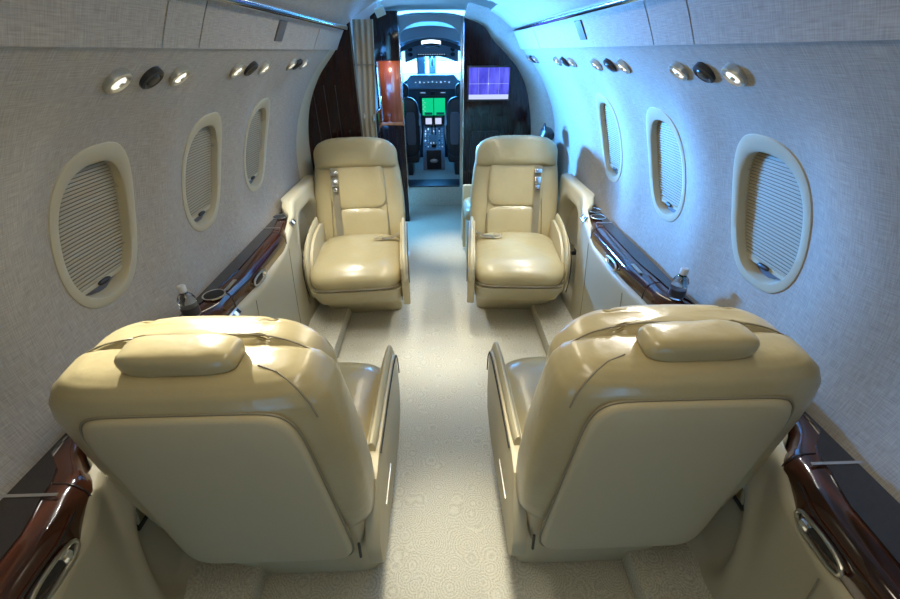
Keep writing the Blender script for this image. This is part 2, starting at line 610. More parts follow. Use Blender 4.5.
# ------------------------------------------------------------------ side panels with armrest shoulder and niche
SEATY = (0.70, 2.02)
XE = [(0.25, .612), (.35, .618), (.46, .645), (.55, .715), (.61, .762), (.86, .762), (.96, .73), (1.08, .672), (1.3, .655), (1.6, .655), (1.76, .68), (1.86, .74), (1.92, .762)]
def xedge(Y):
    return lerp_tab(XE, Y)
def ptop(Y):      # inboard X at the top of the cream panel
    return lerp_tab([(0.25, .610), (.40, .630), (.50, .655), (.60, .685), (.9, .685), (1.3, .650), (1.7, .66), (1.95, .70)], Y)
def ztop(Y):
    return lerp_tab([(.36, .585), (.52, .625), (.64, .675), (.85, .675), (1.05, .585), (1.55, .585), (1.78, .66), (1.90, .70), (2.2, .70)], Y)
def side_panel(s):
    bm = B()
    YA, YB = -0.4, (2.34 if s < 0 else 2.30)
    ny = 270
    grid = []
    for i in range(ny + 1):
        Y = YA + (YB - YA) * i / ny
        zt, pt, xe = ztop(Y), ptop(Y), xedge(Y)
        col = []
        m = 44
        for j in range(m + 1):
            t = j / m
            z = 0.078 + (zt - 0.02 - 0.078) * t
            x = 0.700 + (pt - 0.700) * (t ** 1.4)
            # recess beside each seat
            for sy in SEATY:
                u = (Y - sy - 0.10 * (z - .35)) / 0.22; v = (z - (zt - 0.33)) / 0.255
                d = (abs(u) ** 3 + abs(v) ** 3) ** (1 / 3)
                w = min(1, max(0, (1.0 - d) / 0.16)); w = w * w * (3 - 2 * w)
                x += 0.075 * w * (0.35 + 0.65 * t)
                rim = math.exp(-((d - 1.06) / 0.09) ** 2)
                x -= 0.006 * rim
            col.append((x, z))
        col.append((pt + .003, zt - .008)); col.append((pt + .010, zt - .001)); col.append((pt + .018, zt))
        xo = max(xe, pt + .024)
        col.append(((pt + .018 + xo) / 2, zt + .003)); col.append((xo, zt)); col.append((xo + .003, zt - .006)); col.append((xo + .004, zt - .05))
        grid.append([bm.verts.new((s * x, Y, z)) for x, z in col])
    for A, C in zip(grid, grid[1:]):
        for j in range(len(A) - 1):
            bm.faces.new((A[j], A[j + 1], C[j + 1], C[j]))
    o = struct(link('trim_30' if s < 0 else 'trim_31', bm, CREAM))
    # vertical joint lines
    for y in (0.30, 1.22, 1.62) if s > 0 else (0.27, 1.22, 1.62):
        b2 = B()
        pts = [(s * (0.690 + (ptop(y) - 0.690) * (t / 10) ** 1.4 - .0003), y, .08 + (ztop(y) - .11) * t / 10) for t in range(11)]
        tube(b2, pts, 0.0012, 6)
        link('panel_joint', b2, PIPING, o)
    # latch in the seat-side recess
    for sy in SEATY:
        b2 = B()
        yl = sy - (.155 if sy < 1 else .07)
        box(b2, (s * 0.706, yl, 0.405), (0.014, 0.045, 0.040), 0.004)
        l = link('recess_latch', b2, CHROME, o)
        l['label'] = 'bright metal latch in the seat-side recess'
        b2 = B()
        box(b2, (s * 0.716, yl, 0.378), (0.030, 0.05, 0.022), 0.004)
        link('latch_base', b2, BLACK, l)
    return o
PANELS = {s: side_panel(s) for s in (-1, 1)}

def ledge(s, ya, yb, label, cup=None, pull=None, join=None, trimy=None):
    t = empty('side_ledge', (s * 0.72, (ya + yb) / 2, 0.60))
    loc = Vector(t.location)
    def L(name, bm, m, par=t, sm=True):
        bmesh.ops.translate(bm, vec=-loc, verts=bm.verts)
        return link(name, bm, m, par, sm)
    n = max(20, int((yb - ya) / 0.015))
    # wood body: nose + fascia
    bm = B(); grid = []
    for i in range(n + 1):
        Y = ya + (yb - ya) * i / n
        xe = xedge(Y)
        nar = min(1, (0.775 - xe) / 0.11)
        xin = xe + .006
        prof = [(0.764, .645), (xe + .055 * nar + .004, .647), (xe + .030 * nar + .004, .645), (xe + .016 * nar + .004, .637), (xin + .004, .622), (xin + .002, .60), (xin + .004, .57), (0.764, .57)]
        grid.append([bm.verts.new((s * x, Y, z)) for x, z in prof])
    for A, C in zip(grid, grid[1:]):
        for j in range(len(A)):
            bm.faces.new((A[j], A[(j + 1) % len(A)], C[(j + 1) % len(A)], C[j]))
    bm.faces.new(grid[0]); bm.faces.new(grid[-1][::-1])
    body = L('ledge_body', bm, WOOD)
    # black lacquer table lid let into the top
    lid = B()
    y0, y1 = max(ya, -0.3) + .02, yb - .02
    poly = []
    m = 30
    for i in range(m + 1):
        Y = y0 + (y1 - y0) * i / m
        poly.append((s * min(xedge(Y) + .058, .757), Y))
    poly += [(s * .762, y1), (s * .762, y0)]
    prism(lid, poly, .644, .6505)
    L('table_lid', lid, WOODBLK, t, False)
    if trimy:
        for y in trimy:
            b2 = B(); x0 = xedge(y) + .03
            box(b2, (s * (x0 + .772) / 2, y, .6515), (.772 - x0, .006, .003), .001)
            L('lid_strip', b2, CHROME)
    if join:
        for y in join:
            b2 = B()
            xe = xedge(y) + .0062
            tube(b2, [(s * (xe + .05), y, .6478), (s * (xe + .026), y, .6455), (s * (xe + .012), y, .638), (s * (xe + .003), y, .622), (s * (xe + .001), y, .60), (s * (xe + .001), y, .58)], .0012, 6)
            L('lid_joint', b2, DARKGAP)
    if pull:
        for y in pull:
            b2 = B(); pts = []
            for k in range(28):
                a = 2 * PI * k / 28
                yy = y + .05 * spow(math.cos(a), .8); zz = .604 + .015 * spow(math.sin(a), .8)
                pts.append((s * (xedge(yy) - .001 + .25 * max(0, zz - .61)), yy, zz))
            tube(b2, pts, .0036, 8, True)
            h = L('pull_handle', b2, NICKEL)
            b3 = B()
            pillow(b3, (s * (xedge(y) + .006), y, .607), (.005, .044, .013), 2.5, 2.5, 20, 8)
            L('finger_recess', b3, DARKGAP)
            b4 = B()
            box(b4, (s * (xedge(y - .02 * s) - .001), y + .024, .607), (.012, .018, .016), .004)
            L('latch_button', b4, CHROME)
            b5 = B()
            yy0, yy1 = y - .22, y + (.22 if y > .6 else .09)
            tube(b5, [(s * (xedge(a) + .0062), a, .627) for a in [yy0 + (yy1 - yy0) * q / 20 for q in range(21)]], .0014, 6)
            L('drawer_gap', b5, DARKGAP)
            b6 = B()
            box(b6, (s * (xedge(y - .12) + .030), y - .13, .6475), (.012, .07, .003), .001)
            L('lid_latch', b6, NICKEL)
    if cup:
        for y, x in cup:
            b2 = B()
            tube(b2, [(s * x + .032 * math.cos(a), y + .032 * math.sin(a), .652) for a in [2 * PI * k / 28 for k in range(28)]], .003, 6, True)
            c = L('cup_holder', b2, CHROME)
            b3 = B()
            lathe(b3, [(.0, .0), (.030, .0), (.030, .0012), (0, .0012)], (s * x, y, .6508), 28)
            L('cup_well', b3, DARKGAP)
    tag(t, label, 'side table')
    return t
ledge(-1, .90, 2.33, 'long glossy dark wood side ledge between the two left chairs', cup=[(1.10, .715), (1.80, .738)], pull=[1.30], join=[1.62, 1.13], trimy=[1.66])
ledge(-1, -.4, .66, 'dark wood ledge with chrome drawer pull at the lower left picture edge', pull=[.325], join=[.455], trimy=[.43])
ledge(1, .90, 2.29, 'long glossy dark wood side ledge between the two right chairs, with two cup holders', cup=[(1.73, .725), (1.82, .735)], pull=[1.36], join=[1.62, 1.13], trimy=[1.66])
ledge(1, -.4, .66, 'dark wood ledge with chrome drawer pull at the lower right picture edge', pull=[.335], join=[.47], trimy=[.445])
# small control plates on the cream rim
def control_plate(s, y, label):
    bm = B()
    box(bm, (0, 0, 0), (.006, .055, .026), .002)
    x = ptop(y) + .004
    o = link('control_panel', bm, NICKEL)
    o.location = (s * (x - .004), y, ztop(y) - .008); o.rotation_euler = (0, s * rad(35), 0)
    for k in range(3):
        b2 = B()
        box(b2, (-s * .0038, (k - 1) * .016, 0), (.003, .011, .016), .001)
        link('button', b2, BLACK if k != 1 else MARK, o)
    tag(o, label, 'control panel')
control_plate(-1, 1.74, 'small metal button plate on the cream rim beside the front left chair')
control_plate(1, 1.74, 'small metal button plate on the cream rim beside the front right chair')
control_plate(-1, 1.10, 'small metal button plate at the rear end of the left middle ledge')

def bottle(x, y, label):
    t = empty('water_bottle', (x, y, .652))
    bm = B()
    lathe(bm, [(.0, 0), (.026, 0), (.029, .004), (.029, .05), (.0285, .062), (.029, .07), (.024, .083), (.013, .095), (.011, .104), (0, .104)], (0, 0, 0), 28)
    link('bottle_body', bm, BOTTLE, t)
    bm = B()
    lathe(bm, [(0, .0), (.0295, .0), (.0296, .010), (.0296, .030), (.0292, .031), (.0, .031)], (0, 0, .009), 28)
    link('bottle_label', bm, LABELM, t)
    bm = B()
    lathe(bm, [(0, .100), (.0135, .100), (.0142, .103), (.0142, .120), (.012, .1235), (0, .1235)], (0, 0, 0), 20)
    link('bottle_cap', bm, CAPM, t)
    t.scale = (.8, .8, .8)
    tag(t, label, 'bottle')
bottle(-.722, .985, 'clear water bottle with dark label in the holder at the left ledge')
bottle(.722, 1.03, 'clear water bottle behind the rear right chair headrest')

# ------------------------------------------------------------------ overhead rails, grilles, lights
for s, y1 in ((-1, 2.34), (1, 2.90)):
    a = rad(57.4)
    bm = B()
    p = wpt(s, 0, a, .024, True)
    tube(bm, [(p.x, -.5, p.z), (p.x, y1, p.z)], .012, 14)
    r = link('handrail', bm, CHROME)
    for y in ([.5, 1.2, 1.9] if s < 0 else [.5, 1.2, 1.9, 2.6]):
        b2 = B()
        q = wpt(s, y, a, 0.004, True)
        tube(b2, [(p.x, y, p.z), q], .006, 8)
        link('rail_bracket', b2, CHROME, r)
    tag(r, 'polished overhead rail running along the %s side of the ceiling' % ('left' if s < 0 else 'right'), 'rail')
for s, y in ((-1, 1.50), (1, 1.57)):
    a = rad(53.1)
    bm = B()
    box(bm, (0, 0, 0), (.066, .060, .005), .0015)
    o = link('speaker_grille', bm, GRILLE)
    o.location = wpt(s, y, a, .009, True)
    o.rotation_euler = (Vector((-s * .86, 0, -.50))).to_track_quat('Z', 'Y').to_euler()
    tag(o, 'small dark square speaker grille on the %s overhead panel' % ('left' if s < 0 else 'right'), 'speaker')
LY = {-1: [(.82, .92, 1.02), (1.32, 1.42, 1.53), (1.82, 1.90, 1.99)], 1: [(.85, .95, 1.05), (1.38, 1.485, 1.61), (1.92, 2.02, 2.14), (2.62, 2.70, 2.78)]}
LIGHT_E = {(-1, 0, 0): 28, (-1, 0, 2): 9, (1, 0, 0): 6, (1, 0, 2): 8}
for s in (-1, 1):
    side = 'left' if s < 0 else 'right'
    for g, ys in enumerate(LY[s]):
        order = ('nearest', 'second', 'third', 'farthest')[g]
        for k, y in enumerate(ys):
            a = rad(43.6)
            P = wpt(s, y, a, .002)
            an = rad(54)
            nrm = Vector((-s * math.cos(an), 0, -math.sin(an)))
            P = wpt(s, y, a, .005)
            rot = nrm.to_track_quat('Z', 'Y').to_euler()
            t = empty('reading_light' if k != 1 else 'air_outlet', P)
            t.rotation_euler = rot
            bm = B()
            seg = 28
            rings = []
            for r_, z_ in ((.0265, -.008), (.027, 0), (.0265, .003), (.022, .0052), (.0165, .003), (.0155, -.001)):
                rings.append([(r_ * math.cos(2 * PI * q / seg), r_ * math.sin(2 * PI * q / seg), z_) for q in range(seg)])
            loft(bm, rings, cap=False)
            link('bezel', bm, NICKEL if k != 1 else BLACK, t)
            bm = B()
            if k != 1:
                pillow(bm, (0, 0, .001), (.0155, .0155, .004), 2, 2, 24, 8)
                link('lens', bm, LAMPG, t)
                bm = B()
                pillow(bm, (0.003, 0, .005), (.006, .006, .003), 2, 2, 16, 8)
                link('swivel_knob', bm, NICKEL, t)
                e = LIGHT_E.get((s, g, k), 10)
                tgt = Vector(((s * .42, .50, .9), (s * .40, 1.75, .4), (s * .42, 1.95, .4))[min(g, 2)])
                if g < 3:
                    src = P + nrm * .02
                    lamp('reading_lamp_light', 'SPOT', src, tgt, e, (1.0, .97, .88), spot_size=rad(75), spot_blend=.7, shadow_soft_size=.012)
            else:
                pillow(bm, (0, 0, .001), (.016, .016, .006), 2, 2.6, 20, 10)
                link('nozzle', bm, BLACK, t)
            lab = ('round metal reading light, %s of the pair, in the %s cluster on the %s wall' % ('nearer' if k == 0 else 'farther', order, side)) if k != 1 else ('black round air outlet in the %s cluster on the %s wall' % (order, side))
            tag(t, lab, 'reading light' if k != 1 else 'air vent', 'overhead reading lights' if k != 1 else 'overhead air outlets')

# ------------------------------------------------------------------ club chairs
def chair(X, Yc, rz, inner, recl, y0, label, front):
    """local frame: the sitter faces -y; inner = sign of the aisle side in local x"""
    t = empty('club_chair', (X, Yc, 0), rz)
    hz_ = .493 if front else .449
    cR, sR = math.cos(rad(recl)), math.sin(rad(recl))
    z0 = .36 if front else .385
    def M(x, d, h):
        return Vector((x, y0 + h * sR + d * cR, z0 + h * cR - d * sR))
    MM = Matrix(((1, 0, 0, 0), (0, cR, sR, y0), (0, -sR, cR, z0), (0, 0, 0, 1)))
    # base and skirt
    bm = B()
    rings = []
    for z, hw, ya, yb in ((0.002, .20, .02, .20), (.05, .205, -.02, .21), (.19, .215, -.14, .22)):
        rings.append([(x, (ya + yb) / 2 + y, z) for x, y in se_ring(hw, (yb - ya) / 2, 9)])
    loft(bm, rings)
    link('base', bm, SHELL, t)
    bm = B()
    rings = []
    for z, hw, ya, yb in ((.175, .205, -.16, .24), (.19, .218, -.185, .245), (.285, .226, -.262, .235), (.305, .226, -.266, .22)):
        rings.append([(x, (ya + yb) / 2 + y, z) for x, y in se_ring(hw, (yb - ya) / 2, 9)])
    loft(bm, rings)
    link('skirt', bm, LEATHER_F, t)
    # seat cushion
    bm = B()
    def cf(v):
        u = v.copy()
        u.z += .016 * (1 - (v.x / .235) ** 2) * (1 if v.z > 0 else 0) - (.020 if v.z > 0 else 0) * max(0, (-v.y - .12) / .13) ** 2
        u.z += .003 * noise.noise(Vector((v.x * 9 + X, v.y * 9, Yc))) 
        return u
    pillow(bm, (0, -.025, .352 if front else .37), (.228, .250, .068), 5.5, 3.2, 64, 24, cf)
    cu = link('seat_cushion', bm, LEATHER, t)
    # piping around the cushion
    bm = B()
    tube(bm, [(x, y - .025, .322 if front else .34) for x, y in se_ring(.229, .251, 5.5, 64)], .0028, 6, True)
    link('cushion_piping', bm, PIPING, cu)
    # back rest body
    bm = B()
    tab = [(-.02, .195, .020, .115), (.01, .215, .004, .128), (.06, .232, -.004, .134), (.16, .236, -.006, .136), (.28, .233, -.004, .134), (.38, .223, .0, .132), (.44, .213, .002, .130), (.470, .205, .004, .126), (.490, .193, .010, .118), (.502, .173, .022, .104), (.509, .145, .036, .088)]
    rings = []
    if not front:
        tab = [(-.02, .195, .020, .115), (.01, .215, .004, .128), (.06, .240, -.004, .134), (.16, .243, -.006, .138), (.28, .239, -.004, .138), (.38, .232, .0, .138), (.44, .225, .002, .137), (.470, .218, .004, .134), (.492, .205, .010, .127), (.506, .188, .020, .116), (.514, .165, .034, .100), (.517, .13, .046, .086)]
    else:
        tab = [(h * 1.03, a_ * 1.07, b_, c_) for h, a_, b_, c_ in tab]
    for h, hw, d0, d1 in tab:
        R = []
        for x, d in se_ring(hw, (d1 - d0) / 2, 4.2, 56):
            w = .0025 * noise.noise(Vector((x * 12, h * 12 + X * 5, d * 12)))
            R.append(M(x * (1 + w * 2), (d0 + d1) / 2 + d + w, h + w))
        rings.append(R)
    # refine between sections
    fine = []
    for a, b in zip(rings, rings[1:]):
        for q in range(3):
            fine.append([pa.lerp(pb, q / 3) for pa, pb in zip(a, b)])
    fine.append(rings[-1])
    loft(bm, fine)
    bk = link('backrest', bm, LEATHER, t)
    # front pads: lumbar and upper panel
    bm = B()
    pillow(bm, (0, 0, 0), (.155, .018, .100), 4, 4, 48, 20)
    bmesh.ops.transform(bm, matrix=MM @ Matrix.Translation((0, -.006, .097)), verts=bm.verts)
    link('lumbar_pad', bm, LEATHER, bk)
    bm = B()
    pillow(bm, (0, 0, 0), (.155, .018, .128), 5, 5, 48, 20, lambda v: Vector((v.x * (1 - .25 * (v.z + .1) * 1.0), v.y, v.z)))
    bmesh.ops.transform(bm, matrix=MM @ Matrix.Translation((0, -.004, .323)), verts=bm.verts)
    link('upper_pad', bm, LEATHER, bk)
    for sx in (-1, 1):
        bm = B()
        tube(bm, [M(sx * (.162 - .02 * k / 10), -.008 + .003 * (k > 8), .02 + .40 * k / 10) for k in range(11)], .0022, 6)
        link('back_piping', bm, PIPING, bk)
    if not front:
        for sx in (inner,):
            bm = B()
            pts = []
            for h, hw, d0, d1 in tab:
                if h < .40: continue
                e = 2 / 4.2
                ct, st = math.cos(rad(38)), math.sin(rad(38))
                pts.append(M(sx * hw * ct ** e, (d0 + d1) / 2 + (d1 - d0) / 2 * st ** e + .0025, h))
            tube(bm, pts, .0018, 6)
            link('cover_seam', bm, PIPING, bk)
    # rear shell panel inset under the leather wrap
    bm = B()
    def shell_ring(grow, d):
        R = []
        N = 64
        for k in range(N):
            a = 2 * PI * k / N
            x, h = spow(math.cos(a), 2 / 9.0), spow(math.sin(a), 2 / 9.0)
            hh = (.165 + h * (.252 + grow)) if front else (.186 + h * (.277 + grow))
            hw = (.190 - (.020 if front else .022) * (h * .5 + .5)) + grow
            R.append(M(x * hw, d, hh))
        return R
    loft(bm, [shell_ring(-.012, .115), shell_ring(0, .118), shell_ring(0, .136), shell_ring(-.004, .142), shell_ring(-.012, .1445), shell_ring(-.06, .147), shell_ring(-.12, .148)])
    sh = link('back_shell', bm, SHELL, t)
    bm = B()
    tube(bm, shell_ring(.002, .1345), .0026, 6, True)
    link('shell_piping', bm, PIPING, sh)
    # lower housing behind the seat
    bm = B()
    rings = []
    for h, hw, d0, d1 in ((-.115, .190, .0, .125), (-.10, .198, -.01, .135), (.0, .214, .0, .13), (.06, .222, .01, .125)):
        rings.append([M(x, (d0 + d1) / 2 + d, h) for x, d in se_ring(hw, (d1 - d0) / 2, 6, 48)])
    loft(bm, rings)
    hs = link('rear_housing', bm, SHELL, t)
    bm = B()
    tube(bm, [M(inner * .197, .1365, -.09), M(inner * .202, .135, -.02)], .0035, 6)
    link('housing_slot', bm, DARKGAP, hs)
    # head rest: wide pillow with drooping ends and a rear pad
    bm = B()
    def hf(v):
        u = v.copy()
        k = abs(v.x) / .220
        u.z -= .026 * k ** 4
        u.y += .030 * k ** 3
        cr = math.exp(-((abs(v.x) - .105) / .006) ** 2)
        u.z -= .006 * cr * (1 if v.z > 0 else 0)
        u.y -= .006 * cr * (1 if v.y > 0 else 0)
        u.z += .002 * noise.noise(v * 20)
        return u
    pillow(bm, (0, 0, 0), (.228 if front else .213, .045, .078), 4, 4.0, 120, 28, hf)
    bmesh.ops.transform(bm, matrix=MM @ Matrix.Translation((0, .004 if front else .0, hz_)), verts=bm.verts)
    hr = link('headrest', bm, LEATHER, t)
    bm = B()
    pillow(bm, (0, 0, 0), (.090, .032, .025), 4.5, 3.2, 48, 16, lambda v: v + Vector((0, 0, .002 * noise.noise(v * 30))))
    bmesh.ops.transform(bm, matrix=MM @ Matrix.Translation((0, .062 if front else .072, hz_ + (.05 if front else .082))), verts=bm.verts)
    link('headrest_pad', bm, LEATHER, hr)
    bm = B()
    pts = []
    for k in range(60):
        x = -.205 + .41 * k / 59
        q = abs(x) / .220
        v = hf(Vector((x, .020, .0785 * (1 - q ** 4) ** .25)))
        pts.append(M(v.x, v.y + .002, hz_ + v.z))
    tube(bm, pts, .0016, 6)
    link('headrest_seam', bm, PIPING, hr)
    # arm rests: padded top over a side panel
    for sx in (-1, 1):
        isin = sx == inner
        xo = sx * ((.240 if front else .228) if isin else .232)
        w = .018 if isin else .024
        prof = [(.20, .20), (-.12, .17), (-.235, .20), (-.262, .27), (-.268, .36), (-.262, .425), (-.235, .462), (-.17, .478), (.0, .488), (.17, .49), (.22, .47), (.245, .40), (.285, .31), (.29, .24), (.27, .20)] if isin else [(.20, .20), (-.12, .17), (-.235, .20), (-.262, .27), (-.268, .36), (-.262, .425), (-.235, .462), (-.17, .478), (.0, .488), (.17, .49), (.22, .47), (.23, .40), (.225, .26)]
        top = [(-.272, .36), (-.268, .425), (-.240, .467), (-.17, .485), (0, .495), (.16, .497)]
        if front and not isin:
            prof = [(.20, .20), (-.06, .19), (-.125, .23), (-.155, .30), (-.160, .36), (-.145, .415), (-.105, .455), (-.05, .482), (.02, .496), (.17, .50), (.22, .48), (.23, .40), (.225, .26)]
            top = [(-.150, .24), (-.168, .30), (-.173, .36), (-.157, .42), (-.115, .463), (-.055, .492), (.02, .505), (.10, .509), (.18, .507)]
        bm = B()
        prism(bm, prof, xo - w, xo + w, 'x', .006)
        ar = link('armrest', bm, SHELL, t)
        bm = B()
        pp = []
        for q in range(len(top) - 1):
            for e in range(4):
                f_ = e / 4
                pp.append((xo, top[q][0] + (top[q + 1][0] - top[q][0]) * f_, top[q][1] + (top[q + 1][1] - top[q][1]) * f_))
        pp.append((xo, top[-1][0], top[-1][1]))
        tube(bm, pp, [.008] + [.0115] * (len(pp) - 2) + [.009], 14, ry=w + .004)
        link('arm_pad', bm, LEATHER_F, ar)
        bm = B()
        tube(bm, [(xo + sx * (w + .002), y, z - .014) for _, y, z in pp], .002, 6)
        link('arm_seam', bm, DARKGAP, ar)
        if isin:
            bm = B()
            box(bm, (xo, -.272, .395), (.030, .008, .05), .003)
            link('arm_control', bm, NICKEL, ar)
            bm = B()
            box(bm, (xo + sx * (w + .001), .12, .30), (.004, .12, .012), .0015)
            link('side_strip', bm, NICKEL, ar)
    # belts
    if front:
        bx = -inner * .118
        bm = B()
        def strap(a, b, wd, th=.0015, n=10, sag=0):
            rows = []
            for k in range(n + 1):
                p = a.lerp(b, k / n)
                rows.append(p)
            tmp = bmesh.new()
            L, R = [], []
            for p in rows:
                L.append(tmp.verts.new(p + Vector((-wd / 2, 0, 0)))); R.append(tmp.verts.new(p + Vector((wd / 2, 0, 0))))
            for k in range(n):
                tmp.faces.new((L[k], L[k + 1], R[k + 1], R[k]))
            bmesh.ops.solidify(tmp, geom=tmp.faces[:], thickness=th)
            merge(bm, tmp)
        strap(M(bx, -.030, .415), M(bx, -.034, .05), .036)
        sb = link('shoulder_belt', bm, BELT, t)
        bm = B()
        box(bm, (0, 0, 0), (.040, .012, .022), .003, MM @ Matrix.Translation((bx, -.040, .385)))
        box(bm, (0, 0, 0), (.034, .014, .038), .004, MM @ Matrix.Translation((bx, -.042, .335)))
        box(bm, (0, 0, 0), (.022, .012, .022), .003, MM @ Matrix.Translation((bx, -.040, .300)))
        link('belt_buckle', bm, CHROME, sb)
        bm = B()
        pts = [Vector((inner * .215, .12, .445)), Vector((inner * .17, .09, .432)), Vector((inner * .11, .07, .435))]
        for a, b in zip(pts, pts[1:]):
            tmp = bmesh.new()
            q = [tmp.verts.new(v) for v in (a + Vector((0, -.02, 0)), b + Vector((0, -.02, 0)), b + Vector((0, .02, 0)), a + Vector((0, .02, 0)))]
            tmp.faces.new(q)
            bmesh.ops.solidify(tmp, geom=tmp.faces[:], thickness=.002)
            merge(bm, tmp)
        lb = link('lap_belt', bm, BELT, t)
        bm = B()
        box(bm, (inner * .10, .068, .442), (.045, .032, .012), .003)
        link('lap_buckle', bm, CHROME, lb)
    tag(t, label, 'seat', 'cabin club chairs')
    return t
chair(-.430, 1.95, rad(4), 1, 17, .20, 'cream leather club chair facing the viewer, front left, before the tan curtain', True)
chair(.408, 1.95, rad(-4.5), -1, 17, .20, 'cream leather club chair facing the viewer, front right, below the screen', True)
chair(-.400, .785, PI, -1, 6, .168, 'cream leather club chair seen from behind, nearest on the left', False)
chair(.405, .79, PI, 1, 6, .168, 'cream leather club chair seen from behind, nearest on the right', False)

# side-facing seat and bag behind the front right chair
t = empty('passenger_seat', (.44, 2.64, 0))
bm = B(); box(bm, (0.0, 0, .16), (.50, .32, .32), .02); link('base', bm, SHELL, t)
bm = B(); pillow(bm, (-.02, 0, .38), (.255, .155, .065), 6, 3.5, 48, 16); link('seat_cushion', bm, LEATHER, t)
bm = B(); pillow(bm, (.235, 0, .58), (.06, .15, .24), 4, 4, 48, 20); link('backrest', bm, LEATHER, t)
bm = B(); box(bm, (-.02, .18, .26), (.50, .035, .48), .016); link('armrest', bm, SHELL, t)
tag(t, 'cream side-facing seat half hidden behind the front right club chair', 'seat')
t = empty('shoulder_bag', (.665, 2.58, .830))
bm = B(); pillow(bm, (0, 0, .035), (.04, .06, .042), 3, 2.6, 32, 14, lambda v: v + Vector((.008, .008, .01)) * noise.noise(v * 25)); link('bag_body', bm, BLACK, t)
bm = B(); tube(bm, [(-.02, -.045, .05), (-.025, -.03, .085), (-.02, 0, .095), (-.015, .03, .085), (-.01, .045, .05)], .006, 8); link('bag_strap', bm, BLACK, t)
tag(t, 'small black bag resting on top of the side seat behind the front right chair', 'bag')

# ------------------------------------------------------------------ partitions
def partition(s, y, prof, name_i, m, yb):
    """prof: (x, z) of the dark panel outline from the floor up to its inboard top corner"""
    xin = prof[-1][0]
    bm = B()
    pts = [(s * xin, 0.0)] + [(s * (x + .014), z + (.010 if z > 1 else 0)) for x, z in prof[:-1]] + [(s * xin, prof[-1][1] + .01)]
    prism(bm, pts, y, y + .05, 'y')
    p = struct(link(name_i, bm, PARTN, smooth=False))
    # padded frame between the dark panel and the cabin lining
    fine = []
    P = [Vector((x, z)) for x, z in prof[1:]]
    for i in range(len(P) - 1):
        p0, p1, p2, p3 = P[max(i - 1, 0)], P[i], P[i + 1], P[min(i + 2, len(P) - 1)]
        for q in range(8):
            t = q / 8
            fine.append(.5 * ((2 * p1) + (p2 - p0) * t + (2 * p0 - 5 * p1 + 4 * p2 - p3) * t * t + (3 * p1 - p0 - 3 * p2 + p3) * t ** 3))
    fine.append(P[-1])
    bm = B()
    rings = []
    for v in fine:
        a = math.atan2(v.y - ZC, v.x)
        o = Vector((sect_r(a) * math.cos(a), sect_r(a) * math.sin(a) + ZC))
        def q(t, yy):
            u = o.lerp(v, t)
            return (s * u.x, yy, u.y)
        rings.append([q(0, y - yb), q(.3, y - yb * .85), q(.7, y - yb * .45), q(.96, y - .02), q(1.0, y - .004), q(1.0, y + .02), q(0, y + .04)])
    loft(bm, rings)
    link('arch_frame', bm, m, p)
    return p
pl = partition(-1, 2.42, [(.72, 0), (.725, .45), (.735, .70), (.725, .90), (.690, 1.05), (.615, 1.19), (.510, 1.31), (.455, 1.40), (.430, 1.45)], 'wall_front_left', CREAM, .12)
pr = partition(1, 3.00, [(.66, 0), (.665, .45), (.66, .75), (.645, .90), (.60, 1.08), (.53, 1.20), (.44, 1.29), (.36, 1.36), (.30, 1.43), (.178, 1.475)], 'wall_front_right', LINEN, .20)
bm = B()
box(bm, (-.55, 2.76, .49), (.36, .34, .98), .01)
struct(link('entry_light_block', bm, PARTN))  # unseen block added behind the partition to cut off the low door light
# panel grooves on the left partition
for k, x in enumerate((-.66, -.60, -.54)):
    bm = B()
    box(bm, (x, 2.4195, .90), (.004, .004, .5))
    link('panel_groove', bm, BLACK, pl, smooth=False)
bm = B(); box(bm, (-.40, 2.4185, 1.0), (.01, .012, .03), .003); link('latch', bm, CHROME, pl)
# chrome edge and door details on the right partition
bm = B(); box(bm, (.177, 3.02, .75), (.006, .05, 1.4), .002); link('door_edge', bm, CHROME, pr)
bm = B()
for pts in ([(.23, 2.999, .25), (.23, 2.999, .80), (.25, 2.999, .82), (.42, 2.999, .82), (.44, 2.999, .80), (.44, 2.999, .25)],):
    tube(bm, pts, .0025, 6)
link('door_gap', bm, BLACK, pr)
# folded curtain by the left partition
bm = B()
N = 36
rings = []
for z in (.005, .55, .95, 1.2, 1.32, 1.44):
    xl = lerp_tab([(.1, -.47), (.9, -.465), (1.2, -.44), (1.44, -.425)], z)
    xr = lerp_tab([(.1, -.36), (.9, -.355), (1.2, -.335), (1.44, -.32)], z)
    front_ = [(xl + (xr - xl) * k / N, 2.50 + .005 * math.sin(k * .62 + z)) for k in range(N + 1)]
    back_ = [(x, y + .02) for x, y in reversed(front_)]
    rings.append([(x, y - .06 * 0, z) for x, y in front_ + back_])
loft(bm, rings)
c = link('curtain', bm, CURT)
bm = B(); box(bm, (-.36, 2.485, .98), (.010, .012, .035), .003); link('curtain_tie', bm, CHROME, c)
bm = B(); box(bm, (-.385, 2.51, 1.24), (.11, .035, .006), .002); link('curtain_band', bm, PIPING, c)
tag(c, 'tan curtain gathered beside the dark left partition', 'curtain')
# exit / seatbelt sign on the ceiling at the doorway
bm = B(); box(bm, (0, 0, 0), (.05, .045, .014), .003)
o = link('ceiling_sensor', bm, FRAMEP); o.location = (-.285, 2.55, 1.475); o.rotation_euler = (rad(-50), rad(-20), 0)
tag(o, 'small pale square unit at the ceiling above the curtain', 'sensor')
bm = B(); box(bm, (-.285, 2.553, 1.50), (.02, .02, .05)); link('mount', bm, FRAMEP, None).parent = o
o.children[0].matrix_parent_inverse = Matrix.LocRotScale(o.location, o.rotation_euler, None).inverted()

